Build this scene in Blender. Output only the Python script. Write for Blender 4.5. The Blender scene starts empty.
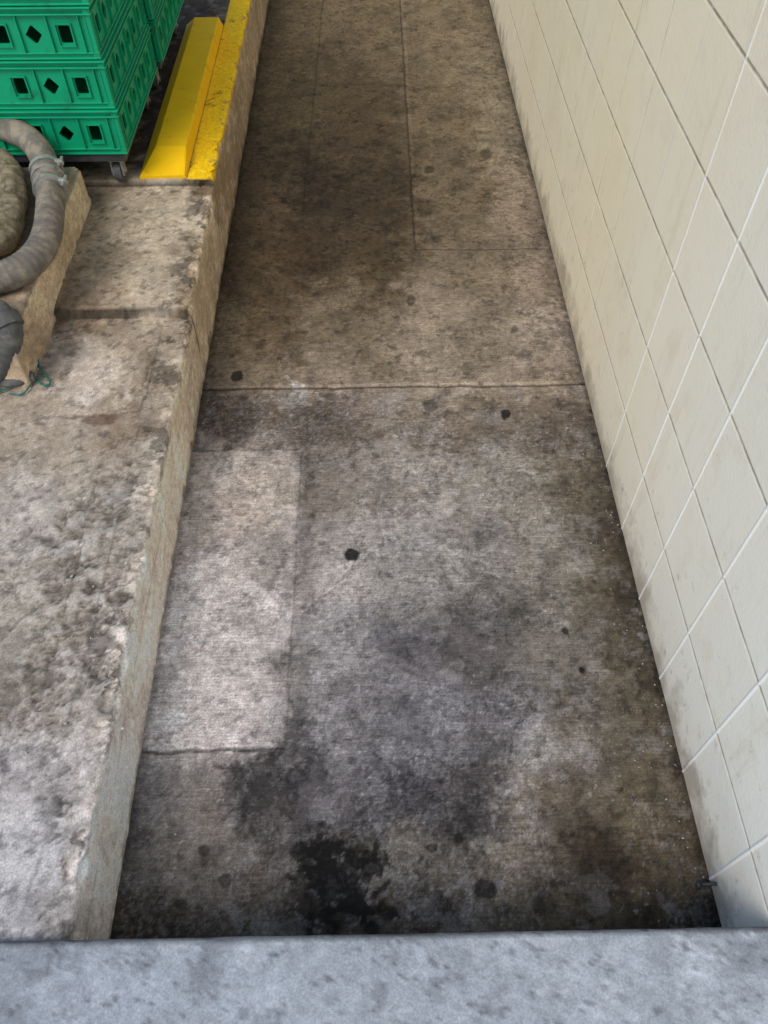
import bpy, bmesh, math, random
import numpy as np
from mathutils import Vector, Matrix
random.seed(3); np.random.seed(3)
scene=bpy.context.scene
COL=scene.collection

# ------------------------------------------------------------ camera model
F=790.0; PITCH=math.radians(52.65); YAW=math.radians(1.15); H=1.6
cp,sp=math.cos(PITCH),math.sin(PITCH); cy,sy=math.cos(YAW),math.sin(YAW)
def proj(X,Y,Z):
    xr=X*cy-Y*sy; yr=X*sy+Y*cy; d=H-Z
    dep=np.maximum(yr*cp+d*sp,1e-3); dn=-yr*sp+d*cp
    return 384+F*xr/dep, 512+F*dn/dep
def P(x,y,Z):
    u=x-384; v=y-512
    yy=F*cp-v*sp; zz=F*sp+v*cp; k=(H-Z)/zz
    xr=u*k; yr=yy*k
    return (xr*cy+yr*sy, -xr*sy+yr*cy, Z)
def lin(c):
    c=np.asarray(c,float)/255.0
    return np.where(c<=0.04045,c/12.92,((c+0.055)/1.055)**2.4)

# ------------------------------------------------------------ noise
def _h(ix,iy,s):
    n=(ix.astype(np.int64)*374761393+iy.astype(np.int64)*668265263+s*1442695041)&0xffffffff
    n=((n^(n>>13))*1274126177)&0xffffffff
    n=(n^(n>>16))&0xffff
    return n/65535.0
def vn(x,y,s=0):
    ix=np.floor(x);iy=np.floor(y);fx=x-ix;fy=y-iy
    fx=fx*fx*(3-2*fx);fy=fy*fy*(3-2*fy)
    a=_h(ix,iy,s);b=_h(ix+1,iy,s);c=_h(ix,iy+1,s);d=_h(ix+1,iy+1,s)
    return (a*(1-fx)+b*fx)*(1-fy)+(c*(1-fx)+d*fx)*fy
def fbm(x,y,sc,o=4,s=0,g=0.5):
    t=0;a=1;n=0
    for i in range(o):
        k=2.03**i/sc; th=.6*i+.3; ca,sa=math.cos(th),math.sin(th)
        xx=x*ca-y*sa; y2=x*sa+y*ca
        t=t+a*vn(xx*k+17.3*i+s*3.1+500,y2*k+9.1*i+s*7.7+500,s+i*11); n+=a; a*=g
    return t/n
def ss(a,b,x):
    t=np.clip((x-a)/(b-a),0,1); return t*t*(3-2*t)

def interp(px,py,ctrl,s=22,p=2.2):
    W=0;C=0
    for (x,y,c) in ctrl:
        d2=(px-x)**2+(py-y)**2
        w=1.0/(d2+s*s)**p
        W=W+w; C=C+w[...,None]*lin(c)
    return C/W[...,None]

# ------------------------------------------------------------ mesh helpers
def grid_obj(name,V,cols,mat,smooth=True,flip=False):
    n,m,_=V.shape
    me=bpy.data.meshes.new(name)
    idx=np.arange(n*m).reshape(n,m)
    q=np.stack([idx[:-1,:-1],idx[:-1,1:],idx[1:,1:],idx[1:,:-1]],-1).reshape(-1,4)
    if flip:q=q[:,::-1]
    me.vertices.add(n*m); me.vertices.foreach_set('co',V.reshape(-1).astype(np.float32))
    me.loops.add(q.size); me.loops.foreach_set('vertex_index',q.reshape(-1).astype(np.int32))
    me.polygons.add(len(q)); me.polygons.foreach_set('loop_start',np.arange(0,q.size,4,dtype=np.int32))
    me.polygons.foreach_set('use_smooth',np.full(len(q),smooth))
    me.update(calc_edges=True); me.validate()
    for k,c in cols.items():
        a=me.color_attributes.new(k,'FLOAT_COLOR','POINT')
        cc=np.ones((n*m,4),np.float32); cc[:,:3]=c.reshape(-1,3)
        a.data.foreach_set('color',cc.reshape(-1))
    o=bpy.data.objects.new(name,me); COL.objects.link(o); me.materials.append(mat)
    return o
def bm_obj(name,bm,mat,smooth=False,parent=None):
    me=bpy.data.meshes.new(name); bmesh.ops.recalc_face_normals(bm,faces=bm.faces)
    bm.to_mesh(me); bm.free()
    for p in me.polygons:p.use_smooth=smooth
    if mat: me.materials.append(mat)
    o=bpy.data.objects.new(name,me); COL.objects.link(o)
    if parent:o.parent=parent
    return o
def box(bm,x0,x1,y0,y1,z0,z1,bev=0.0):
    r=bmesh.ops.create_cube(bm,size=1)
    for v in r['verts']:
        v.co=Vector(((x0+x1)/2+v.co.x*(x1-x0),(y0+y1)/2+v.co.y*(y1-y0),(z0+z1)/2+v.co.z*(z1-z0)))
    if bev>0:
        es=list({e for v in r['verts'] for e in v.link_edges})
        bmesh.ops.bevel(bm,geom=es,offset=bev,segments=2,affect='EDGES',profile=0.6)
def empty(name,loc=(0,0,0)):
    e=bpy.data.objects.new(name,None); e.location=loc; e.empty_display_size=.1; COL.objects.link(e); return e

# ------------------------------------------------------------ materials
def newmat(name):
    m=bpy.data.materials.new(name); m.use_nodes=True
    nt=m.node_tree; b=nt.nodes['Principled BSDF']
    return m,nt,b
def N(nt,t,**k):
    n=nt.nodes.new(t)
    for a,v in k.items(): setattr(n,a,v)
    return n
def noise(nt,vec,sc,det=4,rough=.6,mapping=None):
    n=N(nt,'ShaderNodeTexNoise'); n.inputs['Scale'].default_value=sc; n.inputs['Detail'].default_value=det; n.inputs['Roughness'].default_value=rough
    if mapping:
        mp=N(nt,'ShaderNodeMapping'); mp.inputs['Scale'].default_value=mapping
        nt.links.new(vec,mp.inputs['Vector']); vec=mp.outputs[0]
    nt.links.new(vec,n.inputs['Vector']); return n.outputs['Fac']
def mr(nt,v,a,b,c,d):
    n=N(nt,'ShaderNodeMapRange'); nt.links.new(v,n.inputs['Value'])
    for i,x in zip(('From Min','From Max','To Min','To Max'),(a,b,c,d)): n.inputs[i].default_value=x
    return n.outputs[0]
def mth(nt,op,a,b):
    n=N(nt,'ShaderNodeMath',operation=op)
    for i,x in enumerate((a,b)):
        if isinstance(x,(int,float)): n.inputs[i].default_value=x
        else: nt.links.new(x,n.inputs[i])
    return n.outputs[0]
def vscale(nt,col,f):
    n=N(nt,'ShaderNodeVectorMath',operation='SCALE'); nt.links.new(col,n.inputs[0]); nt.links.new(f,n.inputs['Scale']); return n.outputs[0]
def mixc(nt,f,a,b):
    n=N(nt,'ShaderNodeMix',data_type='RGBA')
    if isinstance(f,(int,float)): n.inputs[0].default_value=f
    else: nt.links.new(f,n.inputs[0])
    for i,x in ((6,a),(7,b)):
        if isinstance(x,tuple): n.inputs[i].default_value=(*x,1)
        else: nt.links.new(x,n.inputs[i])
    return n.outputs[2]
def bump(nt,h,b,strength,dist):
    n=N(nt,'ShaderNodeBump'); n.inputs['Strength'].default_value=strength; n.inputs['Distance'].default_value=dist
    nt.links.new(h,n.inputs['Height']); nt.links.new(n.outputs[0],b.inputs['Normal']); return n

def concrete(name,broom=1.0,rough=.85,spec=.25,contrast=1.0,bd=.0012):
    m,nt,b=newmat(name)
    at=N(nt,'ShaderNodeAttribute',attribute_name='Col').outputs['Color']
    g=N(nt,'ShaderNodeNewGeometry').outputs['Position']
    n1=noise(nt,g,260,3,.8); n2=noise(nt,g,60,4,.75)
    f=mth(nt,'MULTIPLY',mr(nt,n1,.3,.7,1-.42*contrast,1+.42*contrast),mr(nt,n2,.3,.7,1-.24*contrast,1+.24*contrast))
    h=n1
    if broom>.3:
        st=noise(nt,g,1,2,.6,mapping=(20,215,20))
        f=mth(nt,'MULTIPLY',f,mr(nt,st,.3,.7,1-.21*broom,1+.21*broom))
        h=mth(nt,'ADD',h,mth(nt,'MULTIPLY',st,.6))
    c=vscale(nt,at,f); nt.links.new(c,b.inputs['Base Color'])
    bump(nt,h,b,.7,bd)
    b.inputs['Roughness'].default_value=rough; b.inputs['Specular IOR Level'].default_value=spec
    return m
M_floor=concrete('walkway_concrete',1.0,bd=.0010)
M_plat=concrete('platform_concrete',.15,contrast=.85,bd=.0013)
M_thr=concrete('threshold_concrete',.1,rough=.75,contrast=.6,bd=.0006)

def plain(name,col,rough=.5,var=.15,sc=30,bd=.0005,spec=.5,metal=0,dirt=None):
    m,nt,b=newmat(name)
    g=N(nt,'ShaderNodeNewGeometry').outputs['Position']
    n=noise(nt,g,sc,4,.65)
    base=mixc(nt,mr(nt,n,.3,.7,0,1),tuple(x*(1-var) for x in col),tuple(min(1,x*(1+var)) for x in col))
    if dirt:
        d=noise(nt,g,dirt[1],5,.7)
        base=mixc(nt,mr(nt,d,dirt[2],dirt[2]+.10,0,dirt[3]),base,dirt[0])
    nt.links.new(base,b.inputs['Base Color'])
    nb=noise(nt,g,sc*5,3,.6); bump(nt,nb,b,.6,bd)
    b.inputs['Roughness'].default_value=rough; b.inputs['Specular IOR Level'].default_value=spec; b.inputs['Metallic'].default_value=metal
    return m
M_yel=plain('yellow_paint',(.93,.56,.006),.7,.06,12,.0014,.15,0,((.30,.17,.04),20,.60,.5))
M_green=plain('green_plastic',(.0,.35,.165),.42,.10,8,.0002,.45,0,((.02,.09,.05),9,.56,.55))
M_dark=plain('dark_steel',(.05,.052,.06),.5,.3,30)
M_steel=plain('galvanised_steel',(.50,.49,.46),.42,.2,60,.0004,.5,.6,((.14,.08,.04),40,.56,.6))
M_hose=plain('hose_rubber',(.19,.17,.14),.75,.3,18,.0010,.25,0,((.34,.28,.20),18,.50,.65))
M_hose2=plain('old_hose_canvas',(.24,.20,.13),.9,.45,30,.003,.1,0,((.07,.055,.04),22,.5,.7))
M_hose3=plain('dark_pipe',(.10,.10,.095),.6,.3,25,.0008,.3,0,((.24,.22,.17),15,.52,.6))
M_rope=plain('green_cord_fibre',(.03,.16,.13),.8,.4,90,.0008,.2)
M_chip=plain('chips',(.34,.33,.30),.9,.5,90)
M_rub=plain('caster_rubber',(.09,.09,.095),.6,.3,40)

KF=0.88   # light factor on horizontal surfaces
KV=0.42  # light factor on vertical faces; their colours are brightened against the shade
TINT=np.array([1.04,1.0,.94])
# ------------------------------------------------------------ WALKWAY
X0,X1=-.49,.62
ctrl=[(290,20,(96,84,63)),(350,20,(104,91,69)),(450,20,(112,100,79)),(480,60,(120,109,89)),  # floor colours, with the far warm shade and near bluish light painted in
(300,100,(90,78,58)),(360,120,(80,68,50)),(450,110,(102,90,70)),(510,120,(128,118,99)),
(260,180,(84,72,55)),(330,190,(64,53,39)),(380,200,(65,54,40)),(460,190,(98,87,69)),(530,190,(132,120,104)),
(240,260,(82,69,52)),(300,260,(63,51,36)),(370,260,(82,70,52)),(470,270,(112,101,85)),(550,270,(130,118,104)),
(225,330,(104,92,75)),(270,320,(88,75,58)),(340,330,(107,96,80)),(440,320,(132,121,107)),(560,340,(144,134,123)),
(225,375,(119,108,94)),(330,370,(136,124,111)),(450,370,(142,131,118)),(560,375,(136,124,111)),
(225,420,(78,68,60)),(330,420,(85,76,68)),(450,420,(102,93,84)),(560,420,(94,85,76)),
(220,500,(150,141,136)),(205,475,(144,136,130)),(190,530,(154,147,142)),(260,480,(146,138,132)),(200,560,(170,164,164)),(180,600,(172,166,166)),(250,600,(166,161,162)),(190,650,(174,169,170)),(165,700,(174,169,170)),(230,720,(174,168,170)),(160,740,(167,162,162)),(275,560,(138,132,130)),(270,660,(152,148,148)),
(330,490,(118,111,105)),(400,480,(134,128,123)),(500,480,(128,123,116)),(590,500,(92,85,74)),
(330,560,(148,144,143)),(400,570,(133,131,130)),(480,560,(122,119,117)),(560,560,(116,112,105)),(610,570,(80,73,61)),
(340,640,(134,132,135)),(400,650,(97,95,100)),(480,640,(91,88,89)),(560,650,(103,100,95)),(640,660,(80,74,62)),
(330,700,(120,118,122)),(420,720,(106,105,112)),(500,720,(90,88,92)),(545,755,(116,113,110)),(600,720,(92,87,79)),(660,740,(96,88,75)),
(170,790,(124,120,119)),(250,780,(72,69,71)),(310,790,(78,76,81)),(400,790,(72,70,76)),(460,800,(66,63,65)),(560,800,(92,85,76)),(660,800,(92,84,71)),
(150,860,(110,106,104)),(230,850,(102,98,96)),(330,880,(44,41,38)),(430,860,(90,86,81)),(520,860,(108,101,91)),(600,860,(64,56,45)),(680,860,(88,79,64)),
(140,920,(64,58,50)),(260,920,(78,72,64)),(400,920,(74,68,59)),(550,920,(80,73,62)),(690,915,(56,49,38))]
xs=np.linspace(X0-.02,X1+.02,330)
ys=np.concatenate([np.arange(0.1,3.0,.0035),np.arange(3.0,4.8,.008),np.linspace(4.85,9,60)])
X,Y=np.meshgrid(xs,ys); Z=np.zeros_like(X)
px,py=proj(X,Y,Z)
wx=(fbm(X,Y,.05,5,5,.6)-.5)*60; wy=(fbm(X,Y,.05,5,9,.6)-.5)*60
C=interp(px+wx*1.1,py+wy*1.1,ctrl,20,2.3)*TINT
near=ss(1.70,1.66,Y)
m1=fbm(X,Y,.16,5,21); m2=fbm(X,Y,.045,5,31,.62); m3=fbm(X,Y,.010,3,41,.7)
f=1+(m1-.5)*.4+(m2-.5)*.65+(m3-.5)*.75
bl=ss(.545,.575,fbm(X,Y,.11,8,51,.66)); f*=1-.16*bl
blb=ss(.60,.625,fbm(X,Y,.07,7,53,.66)); f*=1-.22*blb
bl2=ss(.64,.665,fbm(X,Y,.024,5,61,.6)); f*=1-.36*bl2
bl3=ss(.62,.65,fbm(X,Y,.010,3,65,.7))*ss(.40,.60,m1); f*=1-.30*bl3
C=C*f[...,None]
wh=ss(.57,.61,fbm(X,Y,.06,8,71,.72))*near
C=C+wh[...,None]*np.array([.048,.048,.051])
wl=ss(.50,.62,fbm(X,Y,.006,2,75,.8))*ss(.50,.62,fbm(X,Y,.2,4,76))*near
C=C+wl[...,None]*np.array([.050,.050,.054])
sp_=ss(.80,.84,fbm(X,Y,.009,2,77))*ss(.45,.6,fbm(X,Y,.12,3,78))
C=C+(sp_*near)[...,None]*np.array([.12,.12,.12])
st=[(340,885,40,.76),(322,850,20,.65),(345,905,22,.55),(485,890,12,.8),(353,555,8,.93),(505,414,6,.9),(237,376,7,.85),(582,671,4,.85),(566,632,4,.8),
(388,912,10,.75),(372,930,9,.7),(430,848,6,.7),(458,838,6,.6),(302,852,12,.7),(262,790,32,.5),(250,830,18,.4),(405,800,26,.42),(470,822,34,.42),(590,862,36,.38),
(205,850,6,.6),(180,905,6,.6),(225,880,7,.6),(300,740,20,.4),(390,640,34,.25),(500,600,30,.22),(430,405,8,.5),(340,230,60,.22),(300,170,40,.18),(480,750,18,.35),(660,800,12,.3),(545,905,14,.45),(440,905,9,.5),(280,660,12,.4),(285,600,9,.35),(270,585,6,.4),
(430,170,5,.5),(485,155,6,.4),(410,300,5,.5),(515,330,4,.5),(262,345,6,.4),(375,455,4,.5),(610,470,4,.5),(450,590,4,.45),(520,690,5,.4),(640,560,4,.4),(352,760,5,.5),(620,790,5,.5),(205,700,5,.35),(225,630,4,.35),
(625,600,16,.30),(650,680,14,.25),(600,530,14,.25),(680,760,12,.3),(240,420,20,.25),(300,430,24,.25)]
ed=(fbm(X,Y,.018,4,81,.6)-.5)
for (a,b_,r,s) in st:
    d=np.hypot(px-a+wx*.12,(py-b_)*1.1+wy*.12)/r + ed*(2.6 if r>15 else .7)
    C=C*(1-s*ss(1.12,.85,d))[...,None]
for (a,b_,r,s) in [(295,400,16,.10),(300,392,9,.08),(655,630,14,.2),(545,760,16,.06),(430,515,40,.05),(520,840,20,.04),(640,610,6,.2),(668,730,8,.15),(320,675,9,.15)]:
    d=np.hypot(px-a+wx*.3,(py-b_)*1.4+wy*.3)/r + ed*6
    C=C+(s*ss(1.1,.6,d)*(.5+.5*ss(.45,.6,m3)))[...,None]*np.array([1,1,1.05])
sx_c,sy_c=P(430,700,0)[:2]
for rr0,s0 in ((.36,.10),(.385,.06),(.40,.08)):
    d=np.abs(np.hypot(X-sx_c,(Y-sy_c))-rr0+(m2-.5)*.01); C=C+(s0*ss(.004,.001,d)*ss(.5,.6,fbm(X,Y,.03,3,88))*(Y>sy_c+.2))[...,None]
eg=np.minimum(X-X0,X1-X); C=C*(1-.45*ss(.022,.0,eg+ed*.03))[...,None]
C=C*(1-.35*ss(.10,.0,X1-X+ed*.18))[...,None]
C=C*(1-.30*ss(.30,.24,Y+ed*.05))[...,None]  # shade beside the step painted into the floor colour
wob=(fbm(X,Y,.06,3,91)-.5)*.010
def line(d,w): return ss(w,w*.35,np.abs(d))
jY=P(390,387,0)[1]
py0,py1=P(240,450,0)[1],P(220,750,0)[1]; pxr=(P(298,450,0)[0]+P(290,748,0)[0])/2
j=line(Y-jY+wob,.0055)
lf=ss(pxr+.0025,pxr-.0025,X+wob*.6)
inp=lf*ss(py1-.003,py1+.003,Y+wob)*ss(py0+.003,py0-.003,Y+wob)
C=C*(1+.12*inp)[...,None]+(inp*.028*(.4+ss(.40,.6,m2)))[...,None]
C=C*(1+.25*inp*ss(.22,.02,X-X0))[...,None]  # patch colour lightened towards the curb to offset the curb's shadow
j2=np.maximum(line(Y-py0+wob,.004)*lf*.55, line(Y-py1+wob*1.4,.006)*lf*.95*ss(.25,.42,fbm(X,Y,.06,3,93)))
j2=np.maximum(j2,line(X-pxr+wob*.8,.004)*ss(py1-.005,py1,Y)*ss(py0+.005,py0,Y)*.45)
fy=P(415,250,0); jx=fy[0]
j3=np.maximum(line(X-jx+wob*.6-(Y-fy[1])*.008,.005)*ss(fy[1]-.004,fy[1],Y)*.7, line(Y-fy[1]+wob*1.3,.005)*ss(jx-.004,jx,X)*.7)
lx=-.24+(Y-2.6)*.012; j3=np.maximum(j3,line(X-lx+wob,.006)*ss(2.5,2.7,Y)*.45)
J=np.maximum(np.maximum(j*.9,j2),j3)
C=C*(1-.70*J)[...,None]
C=C*(1+.35*line(Y-jY-.011+wob,.008))[...,None]
C=C*(1+.25*line(X-jx-.012+wob*.6-(Y-fy[1])*.008,.009)*ss(fy[1]-.004,fy[1],Y))[...,None]
C=C*(1-.30*ss(.04,.0,np.abs(X-pxr-.022+ed*.06))*ss(py1-.02,py1,Y)*ss(py0+.02,py0,Y))[...,None]
Z=(m1-.5)*.005+(m2-.5)*.0010-J*.0025-.0006*bl2
V=np.stack([X,Y,Z],-1)
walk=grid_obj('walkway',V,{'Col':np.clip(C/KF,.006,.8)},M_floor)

# ------------------------------------------------------------ PLATFORM with curb face
pc=[(20,420,(150,140,128)),(90,380,(174,164,154)),(150,360,(142,130,116)),(60,450,(150,140,128)),(120,430,(132,119,105)),(155,480,(166,157,146)),
(30,520,(163,158,153)),(100,520,(138,132,124)),(20,600,(150,145,137)),(80,600,(132,126,118)),(120,620,(164,157,150)),(30,680,(130,124,117)),(80,700,(146,141,135)),
(30,780,(162,159,161)),(90,770,(161,157,157)),(30,860,(166,166,170)),(60,900,(136,134,135)),(15,930,(156,156,162)),
(130,200,(162,151,134)),(180,220,(171,160,144)),(100,260,(153,139,120)),(160,280,(175,164,147)),(80,300,(128,114,98)),(100,190,(131,120,103)),
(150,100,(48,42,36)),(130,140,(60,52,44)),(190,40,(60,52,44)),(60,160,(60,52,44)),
(205,260,(138,124,106)),(200,300,(136,122,104)),(222,190,(110,95,77)),(190,400,(158,147,133)),(172,500,(174,165,156)),(140,650,(178,170,164)),(110,780,(182,176,173)),(90,880,(170,165,163)),(250,60,(126,113,95)),(240,110,(118,104,86))]
YA=P(120,318,.21)[1]; YB=P(215,181,.26)[1]
tx=np.concatenate([np.linspace(-5,-1.35,14),np.arange(-1.33,-.503,.0054)])
r=.009; ang=np.linspace(0,math.pi/2,6)
tz=np.linspace(0,1,44)[1:]
yy=np.concatenate([np.arange(.190,3.0,.0046),np.arange(3.0,4.8,.01),np.linspace(4.85,9,40)])
n=len(yy)
def hY(y): return .212+.030*ss(YA-.006,YA+.002,y)+.022*ss(YB-.004,YB+.003,y)
h=hY(yy)
nt_=len(tx)
Xp=np.zeros((n,nt_+6+len(tz))); Zp=np.zeros_like(Xp); Yp=np.repeat(yy[:,None],Xp.shape[1],1)
top=np.zeros_like(Xp)
Xp[:,:nt_]=tx; Zp[:,:nt_]=h[:,None]; top[:,:nt_]=1
for i,a in enumerate(ang):
    Xp[:,nt_+i]=X0-r+r*math.sin(a); Zp[:,nt_+i]=h-r+r*math.cos(a); top[:,nt_+i]=1-i/5
Xp[:,nt_+6:]=X0; Zp[:,nt_+6:]=(h-r)[:,None]*(1-tz)[None,:]-.01*tz[None,:]
face=1-top
pxx,pyy=proj(Xp,Yp,Zp)
A=Xp-Zp
w1=(fbm(A,Yp,.05,4,105)-.5)*50; w2=(fbm(A,Yp,.05,4,109)-.5)*50
# wander along the kerb only, so the top colours never bleed onto the face
C=interp(pxx+w1*(.3+.7*top),pyy+w2,pc,13,2.4)*TINT
n1=fbm(A,Yp,.14,5,121);n2=fbm(A,Yp,.045,5,131,.66);n3=fbm(A,Yp,.011,3,141,.7)
f=1+(n1-.5)*.4+(n2-.5)*(.55*top+.35*face)+(n3-.5)*(.70*top+.25*face)
b1=ss(.55,.575,fbm(A,Yp,.10,8,151,.70)); f*=1-.16*b1*(1-.4*face)
b2=ss(.63,.655,fbm(A,Yp,.020,5,161,.6)); f*=1-.40*b2*(1-.5*face)
b3=ss(.58,.61,fbm(A,Yp,.045,7,171,.72))
C=C*f[...,None]+b3[...,None]*np.array([.06,.059,.056])
sx,sy_=P(75,620,.21)[:2]
sp1=ss(.46,.12,np.hypot((Xp-sx)*1.5,(Yp-sy_)*.8)+(n1-.5)*.6)*top*(Yp<YA)
nq=fbm(A,Yp,.026,5,181,.60)
rid=ss(.035,.006,np.abs(nq-.5))
sz=ss(.46,.56,nq)
hole=ss(.40,.34,nq)
C=C*(1-.50*sp1*rid)[...,None]
C=C*(1-.40*sp1*hole)[...,None]
C=C+(sp1*ss(.56,.64,nq)*.10)[...,None]
w=(fbm(A,Yp,.05,3,191)-.5)*.014
JJ=line(Yp-YA+w*.6,.008)*(.55+.45*ss(.35,.5,n1))
JJ=np.maximum(JJ,line(Yp-YB+w*.3,.005))
for (xa,ya,xb,yb) in [(55,418,140,412),(140,412,148,345),(0,640,90,560),(98,480,40,700),(118,760,128,930)]:
    a=P(xa,ya,.21);b_=P(xb,yb,.21)
    dx,dy=b_[0]-a[0],b_[1]-a[1];L=math.hypot(dx,dy)
    t=((Xp-a[0])*dx+(Yp-a[1])*dy)/L; dd=((Xp-a[0])*dy-(Yp-a[1])*dx)/L
    JJ=np.maximum(JJ,line(dd+w*1.6,.0035)*(t>0)*(t<L)*top*.6*ss(.35,.5,n2))
C=C*(1-.75*JJ)[...,None]
sm=line(Xp-(X0-.075)+w*.7,.004)*top*(Yp<YA)*ss(.42,.55,n1)*.7
C=C*(1-.5*sm)[...,None]
a=P(58,415,.21);b_=P(140,350,.21)
lp=((Xp>a[0]+w)&(Xp<b_[0]+w)&(Yp>a[1]+w)&(Yp<b_[1]+w)&(top>.5)); C=np.where(lp[...,None],C*1.12+.02,C)
rx=P(100,420,.21); d=np.hypot((Xp-rx[0])/.05,(Yp-rx[1])/.018)+(n2-.5)*2.5
rs=ss(1.1,.5,d)*top; C=C*(1-rs*.6)[...,None]+rs[...,None]*np.array([.05,.022,.012])
ar=ss(.030,.0,np.abs(Xp-(X0-.008)))*(1-ss(.012,.035,(h[:,None]-Zp)))
C=C*(1+.30*ar*ss(.4,.55,n2))[...,None]
dk=ss(.56,.585,fbm(A,Yp,.07,7,195,.68)); band=ss(.085,.03,np.abs(Xp-(X0-.02)))*(1-ss(.01,.03,(h[:,None]-Zp)))
C=C*(1-.55*dk*band)[...,None]
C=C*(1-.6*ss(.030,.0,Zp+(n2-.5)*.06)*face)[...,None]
stk=vn(Yp*55,Zp*3,201)*.6+vn(Yp*130,Zp*4,202)*.4
C=C*(1-.10*ss(.5,.8,stk)*face)[...,None]
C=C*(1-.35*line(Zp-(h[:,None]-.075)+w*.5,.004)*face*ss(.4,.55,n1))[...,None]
yel=ss(YB+.004,YB+.010,Yp+w*.4)*ss(X0-.084,X0-.080,Xp+w*.1)*ss(.024,.014,(h[:,None]-Zp)+(n2-.5)*.02)
yel=yel*(1-.75*ss(.64,.67,fbm(A,Yp,.03,5,207,.65))*ss(.03,.01,np.abs(Xp-X0)))
yc=np.array([.93,.56,.006])*(1+(n1-.5)*.2)[...,None]*(1-.5*ss(.65,.69,fbm(A,Yp,.05,5,205,.65)))[...,None]
K=(KF*top+KV*face)[...,None]
C=C/K
C=C*(1-yel[...,None])+yc*yel[...,None]
Zd=((n1-.5)*.006+(n2-.5)*.0014-.0016*b2-JJ*.005+sp1*((sz-.5)*.005-rid*.003-hole*.004))*np.clip(top*1.5,0,1)*(1-.8*yel)
chip=ss(.56,.62,fbm(A*.2,Yp,.06,6,211,.66))
Xd=-(chip*.013*ar)+(n2-.5)*.002*face+(n1-.5)*.008*face
taper=ss(0,.03,Zp)
Zd=Zd*taper - chip*.008*ar*(1-.7*yel)
V=np.stack([Xp+Xd,Yp,Zp+Zd],-1)
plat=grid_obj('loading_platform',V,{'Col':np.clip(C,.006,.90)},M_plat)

# ------------------------------------------------------------ THRESHOLD (foreground step)
xs=np.linspace(-2.5,2.5,640)
ty=np.concatenate([np.linspace(-1.2,-.1,30),np.arange(-.09,.204,.005)])
ncol=len(ty)+5+8
Xt=np.repeat(xs[:,None],ncol,1); Yt=np.zeros_like(Xt); Zt=np.zeros_like(Xt); zt=.232; rr=.006
Yt[:,:len(ty)]=ty; Zt[:,:len(ty)]=zt
for i,a in enumerate(np.linspace(0,math.pi/2,5)):
    Yt[:,len(ty)+i]=.2055+rr*math.sin(a); Zt[:,len(ty)+i]=zt-rr+rr*math.cos(a)
Yt[:,len(ty)+5:]=.2055+rr; Zt[:,len(ty)+5:]=np.linspace(zt-rr-.01,-.03,8)
kk=ss(-.3,.2,Yt)
t1=fbm(Xt,Yt+Zt,.2,5,301);t2=fbm(Xt,Yt+Zt,.05,5,311,.66);t3=fbm(Xt,Yt,.010,3,321,.7)
base=lin((142,150,161))*np.array([1.02,1,.96])
f=1+(t1-.5)*.5+(t2-.5)*.6+(t3-.5)*.4
C=base*f[...,None]
C=C+(ss(.60,.64,fbm(Xt,Yt,.05,6,331,.7)))[...,None]*np.array([.05,.05,.052])
C=C*(1-.30*ss(.62,.67,fbm(Xt,Yt,.04,6,341,.7)))[...,None]
C=C*(1-.25*ss(.54,.58,fbm(Xt,Yt,.12,7,347,.7)))[...,None]
C=C*(1-.45*ss(.74,.77,fbm(Xt,Yt,.010,3,343,.5)))[...,None]
C=C*(1-.6*ss(.200,.2085,Yt+(t2-.5)*.012))[...,None]
Yt2=Yt+kk*(Xt*-.0026+.012)+kk*(t2-.5)*.003
V=np.stack([Xt,Yt2,Zt+(t1-.5)*.003*(Zt>.2)],-1)
thr=grid_obj('entrance_step',V,{'Col':np.clip(C/KF,.01,.8)},M_thr,flip=True)

# ------------------------------------------------------------ BLOCK WALL
S=.2045
vj=[.34+S*k for k in range(-6,42)]; hj=[S*k for k in range(1,14)]
def axis(js,a,b,step):
    s=set()
    for j_ in js:
        for o in (-.012,-.006,-.0045,-.0028,-.0014,0,.0014,.0028,.0045,.006,.012): s.add(round(j_+o,5))
    g=np.arange(a,b,step)
    for x in g:
        if min(abs(x-j_) for j_ in js)>.016: s.add(round(float(x),5))
    return np.array(sorted(x for x in s if a<=x<=b))
ay=axis(vj,-.9,8.9,.034); az=axis(hj,-.03,2.75,.034)
Yw,Zw=np.meshgrid(ay,az,indexing='ij')
dv=np.min(np.abs(Yw[...,None]-np.array(vj)),-1)
dh=np.min(np.abs(Zw[...,None]-np.array(hj)),-1)
gv=ss(.0042,.0010,dv); gh=ss(.0045,.0010,dh)
nearw=ss(1.9,1.2,Yw)
disp=gh*.0014*(1-gv*nearw) + gv*(.0010*(1-nearw)-.0016*nearw)
bi=_h(np.floor((Yw-.34)/S),np.floor(Zw/S),7)
Xw=X1+disp
cols=np.stack([gh,gv*nearw,gv*(1-nearw)],-1); c2=np.stack([bi,bi,bi],-1)
m,nt,b=newmat('painted_block')
at=N(nt,'ShaderNodeAttribute',attribute_name='J'); sepj=N(nt,'ShaderNodeSeparateColor'); nt.links.new(at.outputs['Color'],sepj.inputs[0])
bt=N(nt,'ShaderNodeAttribute',attribute_name='B').outputs['Fac']
g=N(nt,'ShaderNodeNewGeometry').outputs['Position']; sx3=N(nt,'ShaderNodeSeparateXYZ'); nt.links.new(g,sx3.inputs[0])
big=noise(nt,g,2.2,3,.6); med=noise(nt,g,11,5,.7); fin=noise(nt,g,130,2,.6); vert=noise(nt,g,1,4,.68,mapping=(20,22,2.5))
jn=noise(nt,g,16,3,.7)
c=mixc(nt,mr(nt,big,.35,.65,0,1),(.94,.83,.60),(.92,.79,.54))
c=mixc(nt,mr(nt,sx3.outputs['Y'],.3,1.9,0,1.0),(.90,.89,.81),c)  # cool light of the near opening mixed into the wall colour
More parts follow.
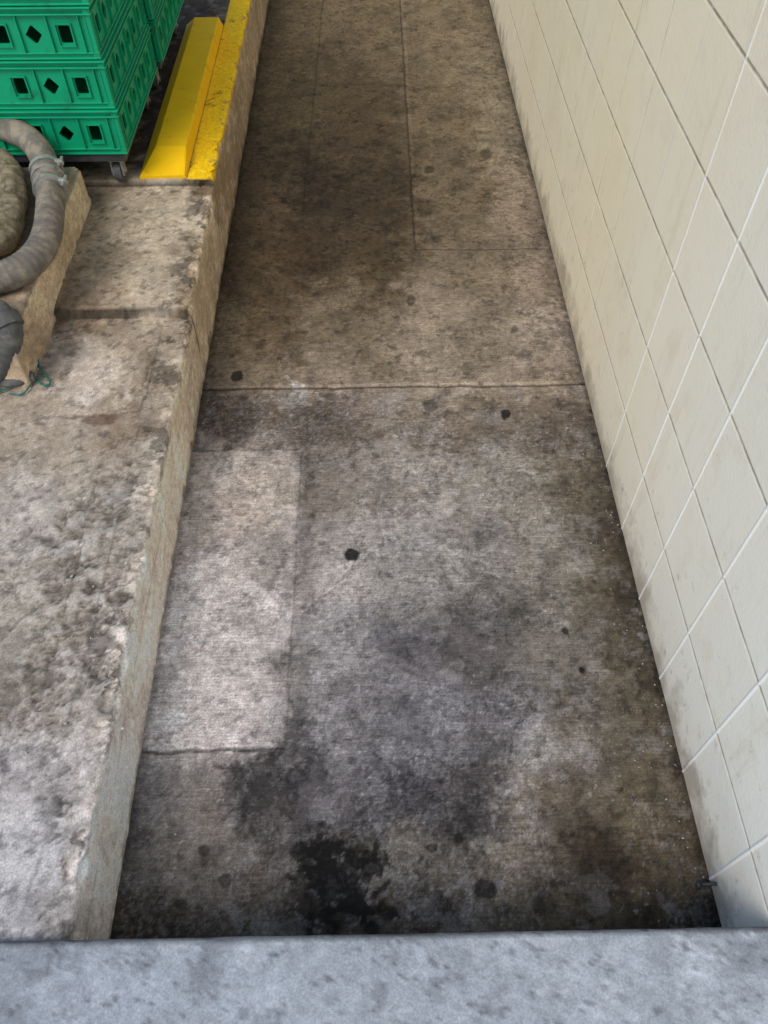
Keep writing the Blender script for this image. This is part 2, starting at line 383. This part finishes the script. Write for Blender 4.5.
c=mixc(nt,mr(nt,bt,0,1,0,.10),c,(.66,.58,.42))
c=mixc(nt,mr(nt,med,.52,.76,0,.28),c,(.62,.50,.30))
c=mixc(nt,mr(nt,vert,.58,.78,0,.24),c,(.44,.36,.22))
basez=mth(nt,'ADD',sx3.outputs['Z'],mth(nt,'MULTIPLY',mr(nt,med,.3,.7,-.5,.5),.14))
c=mixc(nt,mr(nt,basez,.0,.09,.62,0),c,(.27,.21,.14))
smz=mth(nt,'MULTIPLY',mr(nt,noise(nt,g,24,6,.78),.59,.68,0,1),mr(nt,sx3.outputs['Z'],.0,.6,.60,.07))
c=mixc(nt,smz,c,(.24,.20,.15))
c=mixc(nt,mth(nt,'MULTIPLY',sepj.outputs[0],mr(nt,jn,.35,.6,.45,.85)),c,(.22,.185,.14))
c=mixc(nt,mth(nt,'MULTIPLY',sepj.outputs[2],mr(nt,jn,.4,.65,.15,.65)),c,(.30,.25,.17))
c=mixc(nt,mth(nt,'MULTIPLY',sepj.outputs[1],mr(nt,jn,.38,.55,.15,.9)),c,(.92,.94,.95))
nt.links.new(c,b.inputs['Base Color'])
hh=mth(nt,'ADD',fin,mth(nt,'MULTIPLY',med,.6))
bump(nt,hh,b,.6,.0011); b.inputs['Roughness'].default_value=.7; b.inputs['Specular IOR Level'].default_value=.2
M_wall=m
V=np.stack([Xw,Yw,Zw],-1)
wall_root=empty('concrete_block_wall')
wf=grid_obj('wall_face',V,{'J':cols,'B':c2},M_wall,flip=False); wf.parent=wall_root
bm=bmesh.new(); box(bm,X1+.012,X1+.2,-.9,8.9,-.03,2.75); bmo=bm_obj('wall_core',bm,M_wall,parent=wall_root)

a=P(705,887,0)
bm=bmesh.new()
bmesh.ops.create_cone(bm,segments=12,radius1=.0035,radius2=.0035,depth=.05,cap_ends=True,matrix=Matrix.Translation((X1-.012,a[1],.022))@Matrix.Rotation(math.radians(70),4,'Y'))
bmesh.ops.create_cone(bm,segments=6,radius1=.008,radius2=.008,depth=.006,cap_ends=True,matrix=Matrix.Translation((X1-.030,a[1],.016))@Matrix.Rotation(math.radians(70),4,'Y'))
bm_obj('anchor_bolt',bm,M_dark,True)

# ------------------------------------------------------------ ground sheet
bm=bmesh.new()
for v in [(-80,-80,-.06),(80,-80,-.06),(80,80,-.06),(-80,80,-.06)]: bm.verts.new(v)
bm.faces.new(bm.verts[:])
M_gr=plain('ground_concrete',(.2,.19,.17),.9,.3,3)
bm_obj('ground',bm,M_gr)

# ------------------------------------------------------------ PLINTH
pxe=P(49,318,.246)[0]
y0=1.47; y1=2.25
bm=bmesh.new()
zt=.360
def patch(fn,nu,nv):
    vs=[[bm.verts.new(fn(i/nu,j_/nv)) for j_ in range(nv+1)] for i in range(nu+1)]
    for i in range(nu):
        for j_ in range(nv): bm.faces.new((vs[i][j_],vs[i+1][j_],vs[i+1][j_+1],vs[i][j_+1]))
xa=-2.0
patch(lambda u,v:(xa+(pxe-xa)*u,y0+(y1-y0)*v,zt),140,120)
patch(lambda u,v:(pxe,y0+(y1-y0)*v,.2+(zt-.2)*u),26,120)
patch(lambda u,v:(xa+(pxe-xa)*v,y0,.2+(zt-.2)*u),26,140)
patch(lambda u,v:(xa+(pxe-xa)*v,y1,.2+(zt-.2)*u),26,140)
bmesh.ops.remove_doubles(bm,verts=bm.verts,dist=.0005)
bmesh.ops.recalc_face_normals(bm,faces=bm.faces)
co=np.array([v.co[:] for v in bm.verts])
q1=fbm(co[:,0]+co[:,2],co[:,1]+co[:,2]*.7,.06,5,401,.66); q2=fbm(co[:,0],co[:,1]+co[:,2],.2,4,411); q3=fbm(co[:,0]+co[:,2]*1.3,co[:,1],.015,3,421,.7)
edge=(np.abs(co[:,0]-pxe)<.009)&(np.abs(co[:,2]-zt)<.009)
for i,v in enumerate(bm.verts):
    c_=co[i]
    v.co.x+=((q1[i]-.5)*.008-.004*ss(.56,.62,q1[i]))*(1 if abs(c_[0]-pxe)<.002 else 0)
    v.co.z+=(q1[i]-.5)*.006*(c_[2]>.3)
    if edge[i]: v.co.x-=.004+.03*max(0,q1[i]-.5); v.co.z-=.004+.02*max(0,q1[i]-.5)
me_cols=interp(*proj(co[:,0],co[:,1],co[:,2]),[(40,300,(170,155,135)),(80,180,(160,147,126)),(70,150,(190,178,158)),(20,340,(130,115,98)),(10,200,(120,105,88)),(40,230,(146,132,110))],20)*TINT
me_cols=me_cols*(1+(q2-.5)*.6+(q1-.5)*1.1+(q3-.5)*.6)[:,None]*(1-.30*ss(.56,.60,q1))[:,None]
me_cols=me_cols/np.where(co[:,2]<zt-.01,KV*1.15,KF)[:,None]
po=bm_obj('concrete_plinth',bm,M_plat,True)
at_=po.data.color_attributes.new('Col','FLOAT_COLOR','POINT'); cc=np.ones((len(co),4),np.float32); cc[:,:3]=np.clip(me_cols,.01,.8); at_.data.foreach_set('color',cc.reshape(-1))

# ------------------------------------------------------------ HOSES
def smooth_path(pts,n):
    pts=[Vector(p) for p in pts]; pts=[pts[0]*2-pts[1]]+pts+[pts[-1]*2-pts[-2]]
    out=[];segs=len(pts)-3
    for k in range(n+1):
        t=k/n*segs; i=min(int(t),segs-1); t-=i
        a,b,c,d=pts[i:i+4]
        out.append(.5*((2*b)+(-a+c)*t+(2*a-5*b+4*c-d)*t*t+(-a+3*b-3*c+d)*t**3))
    return out
def tube(bm,path,rf,seg=20,caps=True):
    rings=[];prev=None
    for i,p in enumerate(path):
        t=(path[min(i+1,len(path)-1)]-path[max(i-1,0)]).normalized()
        if prev is None: nrm=t.orthogonal().normalized()
        else: nrm=(prev-t*prev.dot(t)).normalized()
        prev=nrm; bi_=t.cross(nrm)
        rr_=[rf(i,k/seg) for k in range(seg)]
        rings.append([bm.verts.new(p+(nrm*math.cos(2*math.pi*k/seg)+bi_*math.sin(2*math.pi*k/seg))*rr_[k]) for k in range(seg)])
    for a,b in zip(rings,rings[1:]):
        for k in range(seg): bm.faces.new((a[k],a[(k+1)%seg],b[(k+1)%seg],b[k]))
    if caps:
        bm.faces.new(rings[0]);bm.faces.new(rings[-1])
hr=.037
root=empty('suction_hose')
pth=smooth_path([P(-90,140,.44),P(-30,122,.45),P(12,130,.445),P(38,150,.43),P(50,188,.405),P(47,236,.402),P(24,266,.402),P(-20,282,.402),P(-90,285,.402)],420)
bm=bmesh.new(); tube(bm,pth,lambda i,k:hr+.0005*math.sin(i*.8)+.0015*math.sin(i*.05+k*6),24)
bm_obj('hose_body',bm,M_hose,True,root)
def ring(parent,path,i,r,w,mat,name,th=.003):
    c=path[i]; t=(path[i+2]-path[i-2]).normalized(); p=[c+t*(s-.5)*w for s in (0,.02,.98,1)]
    rad=[r,r+th,r+th,r]
    bm=bmesh.new(); tube(bm,p,lambda i,k:rad[i],32); return bm_obj(name,bm,mat,False,parent)
ring(root,pth,200,hr+.002,.065,M_hose,'coupling_sleeve',.004)
ring(root,pth,188,hr+.006,.012,M_steel,'clamp_band_1',.003); ring(root,pth,212,hr+.006,.012,M_steel,'clamp_band_2',.003); ring(root,pth,200,hr+.006,.010,M_steel,'coupling_ridge',.004)
for k_,ii in enumerate((188,212)):
    c=pth[ii]; bm=bmesh.new(); box(bm,c.x+.032,c.x+.054,c.y-.007,c.y+.007,c.z+.016,c.z+.032,.003)
    bmesh.ops.create_cone(bm,segments=8,radius1=.004,radius2=.004,depth=.045,cap_ends=True,matrix=Matrix.Translation((c.x+.046,c.y,c.z+.027))@Matrix.Rotation(math.pi/2,4,'X')); bm_obj('clamp_screw_%d'%(k_+1),bm,M_steel,False,root)
root=empty('canvas_hose')
pth=smooth_path([P(-70,175,.41),P(-15,158,.41),P(8,172,.41),P(12,205,.40),P(0,240,.40),P(-40,252,.40)],160)
def lump(i,k):
    return .036+.010*(float(vn(np.array(i*.12),np.array(k*6.0),9))-.5)+.006*(float(vn(np.array(i*.4),np.array(k*14.0),10))-.5)
bm=bmesh.new(); tube(bm,pth,lump,28); bm_obj('hose_body',bm,M_hose2,True,root)
root=empty('drain_pipe')
pth=smooth_path([P(-60,305,.395),P(-14,308,.395),P(4,320,.39),P(9,335,.36),P(4,352,.31),P(-6,372,.25),P(-50,392,.245)],120)
bm=bmesh.new(); tube(bm,pth,lambda i,k:.032+.0006*math.sin(i*.9),22); bm_obj('pipe_body',bm,M_hose3,True,root)
ring(root,pth,44,.033,.03,M_hose3,'pipe_collar',.005)
root=empty('green_cord')
pth=smooth_path([P(-20,398,.222),P(8,388,.220),P(28,378,.220),P(44,385,.219),P(50,382,.220),P(40,368,.221),P(36,356,.225),P(24,352,.228),P(18,340,.235),P(28,330,.232)],200)
bm=bmesh.new(); tube(bm,pth,lambda i,k:.0026+.0006*math.sin(i*1.5+k*6.28),8); bm_obj('cord',bm,M_rope,True,root)
pth=smooth_path([P(10,394,.219),P(24,393,.219),P(34,375,.222),P(30,360,.222),P(42,374,.222),P(20,386,.219)],100)
bm=bmesh.new(); tube(bm,pth,lambda i,k:.0020,8); bm_obj('loose_end',bm,M_rope,True,root)
root=empty('rubber_hose_scrap')
bm=bmesh.new()
pth=smooth_path([P(-20,378,.230),P(10,382,.228),P(34,376,.230)],40); tube(bm,pth,lambda i,k:.014,16); bm_obj('hose_piece',bm,M_hose3,True,root)

# ------------------------------------------------------------ WHEEL STOP
zc=float(hY(np.array([3.0]))[0])
bm=bmesh.new()
xl,xr_=-.718,-.5735; xt0,xt1=-.676,-.577
ya,yb=YB+.010,YB+1.14; hh_=.052
stn=[(ya,0.0),(ya+.10,1.0)]+[(ya+.10+(yb-.05-ya-.10)*k/40,1.0) for k in range(1,41)]+[(yb,0.0)]
rings=[]
for i,(y,s) in enumerate(stn):
    jx_=random.uniform(-.001,.001); jz=random.uniform(-.0008,.0008)
    zt_=zc+.010+(hh_-.010)*s+ (jz if s else 0)
    prof=[(xl,zc-.03),(xl,zc+.008),(xl+(xt0-xl)*(.1+.87*s)+jx_,zt_-.004*s),(xt0+.004,zt_),(xt1-.004,zt_),(xt1+jx_*.5,zt_-.004*s),(xr_,zc+.002),(xr_,zc-.03)]
    rings.append([bm.verts.new((a,y,b_)) for a,b_ in prof])
for a,b_ in zip(rings,rings[1:]):
    for k in range(7): bm.faces.new((a[k],a[k+1],b_[k+1],b_[k]))
bm.faces.new(rings[0]); bm.faces.new(rings[-1])
bm_obj('wheel_stop',bm,M_yel,False)
# ------------------------------------------------------------ CRATES
CW,CD,CH=.66,.56,.128
def panel(L,Hh,name):
    cu=bpy.data.curves.new(name,'CURVE'); cu.dimensions='2D'; cu.fill_mode='BOTH'; cu.extrude=.003
    def poly(pts):
        s=cu.splines.new('POLY'); s.points.add(len(pts)-1)
        for p,q in zip(s.points,pts): p.co=(q[0],q[1],0,1)
        s.use_cyclic_u=True
    poly([(0,0),(L,0),(L,Hh),(0,Hh)])
    cyy=Hh*.47; nh=int((L-.08)/.078); st_=(L-.15)/(nh-1)
    for i in range(nh):
        x=.075+st_*i
        if i%4==0 or i==nh-1:
            w,hh,r_=.016,.022,.006
            pp=[]
            for (sx_,sy2,a0) in ((1,1,0),(-1,1,90),(-1,-1,180),(1,-1,270)):
                for k in range(4):
                    aa=math.radians(a0+30*k); pp.append((x+sx_*(w-r_)+r_*math.cos(aa),cyy+sy2*(hh-r_)+r_*math.sin(aa)))
            poly(pp)
        else:
            d=.022; poly([(x+d,cyy),(x+.003,cyy+d),(x-.003,cyy+d),(x-d,cyy),(x-.003,cyy-d),(x+.003,cyy-d)])
    o=bpy.data.objects.new(name,cu); COL.objects.link(o)
    dg=bpy.context.evaluated_depsgraph_get(); me=bpy.data.meshes.new_from_object(o.evaluated_get(dg))
    bpy.data.objects.remove(o); return me
pf=panel(CW,CH,'pf'); ps=panel(CD,CH,'ps')
bm=bmesh.new()
def addpanel(me,M):
    t=me.copy(); t.transform(M); bm.from_mesh(t)
RX=Matrix.Rotation(math.pi/2,4,'X')
addpanel(pf,Matrix.Translation((-CW,.006,0))@RX)
addpanel(pf,Matrix.Translation((-CW,CD-.006,0))@RX)
RZ=Matrix.Rotation(math.pi/2,4,'Z')@RX
addpanel(ps,Matrix.Translation((-.006,0,0))@RZ)
addpanel(ps,Matrix.Translation((-CW+.006,0,0))@RZ)
def rim(z0,z1,o,t):
    box(bm,-CW-o,o,-o,t-o,z0,z1,.0015); box(bm,-CW-o,o,CD-t+o,CD+o,z0,z1,.0015)
    box(bm,o-t,o,t-o+.001,CD-t+o-.001,z0,z1,.0015); box(bm,-CW-o,-CW-o+t,t-o+.001,CD-t+o-.001,z0,z1,.0015)
rim(CH-.019,CH-.015,.007,.018); rim(CH-.003,CH+.001,.009,.022); rim(0.0,.005,.005,.016); rim(.014,.017,.004,.012)
box(bm,-CW+.01,-.01,.01,CD-.01,.004,.010)
for x in (-.012,-.03,-.115,-.195,-.35,-.47,-.55,-CW+.03,-CW+.012): box(bm,x-.0015,x+.0015,-.005,.003,.018,CH-.02,.0005)
for y in (.012,.03,.115,.20,.28,.36,.445,CD-.03,CD-.012): box(bm,-.003,.005,y-.0015,y+.0015,.018,CH-.02,.0005)
box(bm,-.014,.003,-.003,.014,.0,CH,.003); box(bm,-CW-.003,-CW+.014,-.003,.014,.0,CH,.003)
for i in range(7):
    x=-CW+.075+(CW-.15)/6*i
    if i%4==0 or i==6:
        for (a,b_,c_,d_) in ((x-.022,x+.022,CH*.47+.026,CH*.47+.029),(x-.022,x+.022,CH*.47-.029,CH*.47-.026),(x-.022,x-.0195,CH*.47-.0255,CH*.47+.0255),(x+.0195,x+.022,CH*.47-.0255,CH*.47+.0255)):
            box(bm,a,b_,-.003,.002,c_,d_)
cm=bpy.data.meshes.new('crate_mesh'); bmesh.ops.recalc_face_normals(bm,faces=bm.faces); bm.to_mesh(cm); bm.free(); cm.materials.append(M_green)
cx,cyc,_=P(126,152,.375)
for s,(dx,dy,nn) in enumerate([(0,0,6),(.012,CD+.05,5)]):
    for k in range(nn):
        o=bpy.data.objects.new('plastic_bread_crate',cm); COL.objects.link(o)
        o.location=(cx+dx+random.uniform(-.004,.004),cyc+dy+random.uniform(-.004,.004),.372+k*(CH+.004)); o.rotation_euler=(0,0,random.uniform(-.010,.010))
    root=empty('crate_dolly')
    bm=bmesh.new()
    X_,Y_=cx+dx,cyc+dy
    for (a0,a1,b0,b1) in [(X_-CW,X_-.005,Y_,Y_+.03),(X_-CW,X_-.005,Y_+CD-.03,Y_+CD),(X_-.035,X_-.006,Y_+.031,Y_+CD-.031),(X_-CW,X_-CW+.03,Y_+.031,Y_+CD-.031),(X_-CW/2-.02,X_-CW/2+.02,Y_+.031,Y_+CD-.031)]:
        box(bm,a0,a1,b0,b1,.345,.370,.003)
    bm_obj('frame',bm,M_dark,False,root)
    for i,(a,b_) in enumerate([(X_-.05,Y_+.045),(X_-CW+.06,Y_+.045),(X_-.05,Y_+CD-.06),(X_-CW+.06,Y_+CD-.06)]):
        bm=bmesh.new(); zc2=zc
        bmesh.ops.create_cone(bm,segments=24,radius1=.030,radius2=.030,depth=.022,cap_ends=True,matrix=Matrix.Translation((a,b_,zc2+.030))@Matrix.Rotation(math.pi/2,4,'Y'))
        bm_obj('caster_wheel_%d'%(i+1),bm,M_rub,False,root)
        bm=bmesh.new()
        box(bm,a-.018,a-.013,b_-.018,b_+.018,zc2+.02,zc2+.068,.001); box(bm,a+.013,a+.018,b_-.018,b_+.018,zc2+.02,zc2+.068,.001)
        box(bm,a-.022,a+.022,b_-.022,b_+.022,zc2+.068,zc2+.078,.001)
        bmesh.ops.create_cone(bm,segments=12,radius1=.007,radius2=.007,depth=.046,cap_ends=True,matrix=Matrix.Translation((a,b_,zc2+.030))@Matrix.Rotation(math.pi/2,4,'Y'))
        bm_obj('caster_fork_%d'%(i+1),bm,M_steel,False,root)

# ------------------------------------------------------------ chips / debris
bm=bmesh.new()
def chip_(x,y,z,s):
    r_=bmesh.ops.create_icosphere(bm,subdivisions=1,radius=s)
    for v in r_['verts']:
        v.co=Vector((x+v.co.x*random.uniform(.5,1.5),y+v.co.y*random.uniform(.5,1.5),z+v.co.z*random.uniform(.2,.7)))
for _i in range(110):
    y=random.uniform(.3,2.0); x=X1-abs(random.gauss(0,.06))-.006
    chip_(x,y,.0005,random.uniform(.0006,.0022))
for _i in range(50): chip_(X0+abs(random.gauss(0,.05))+.01,random.uniform(.3,4),.001,random.uniform(.0008,.0022))
for _i in range(70):
    p=P(random.uniform(0,130),random.gauss(650,70),.212); chip_(p[0],p[1],.212,random.uniform(.001,.0035))
bm_obj('concrete_chips',bm,M_chip,False)

# ------------------------------------------------------------ light
w=bpy.data.worlds.new('World'); scene.world=w; w.use_nodes=True
nt=w.node_tree; bg=nt.nodes['Background']; sky=nt.nodes.new('ShaderNodeTexSky'); sky.sky_type='NISHITA'; sky.sun_disc=False
EL,AZ=math.radians(52),math.radians(218)
sky.sun_elevation=EL; sky.sun_rotation=AZ
nt.links.new(sky.outputs[0],bg.inputs[0]); bg.inputs[1].default_value=.15
sd=bpy.data.lights.new('sun','SUN'); sd.energy=2.25; sd.angle=math.radians(32); sd.color=(1,.93,.82)
so=bpy.data.objects.new('sun',sd); COL.objects.link(so)
dirv=Vector((math.sin(AZ)*math.cos(EL),math.cos(AZ)*math.cos(EL),math.sin(EL)))
so.rotation_euler=dirv.to_track_quat('Z','Y').to_euler()
cam=bpy.data.cameras.new('camera'); cam.sensor_fit='VERTICAL'; cam.sensor_height=36; cam.lens=F/1024*36; cam.clip_end=500; cam.clip_start=.02
co_=bpy.data.objects.new('camera',cam); COL.objects.link(co_); co_.location=(0,0,H); co_.rotation_euler=(math.pi/2-PITCH,0,-YAW)
scene.camera=co_
scene.view_settings.view_transform='Standard'; scene.view_settings.look='None'; scene.view_settings.exposure=0
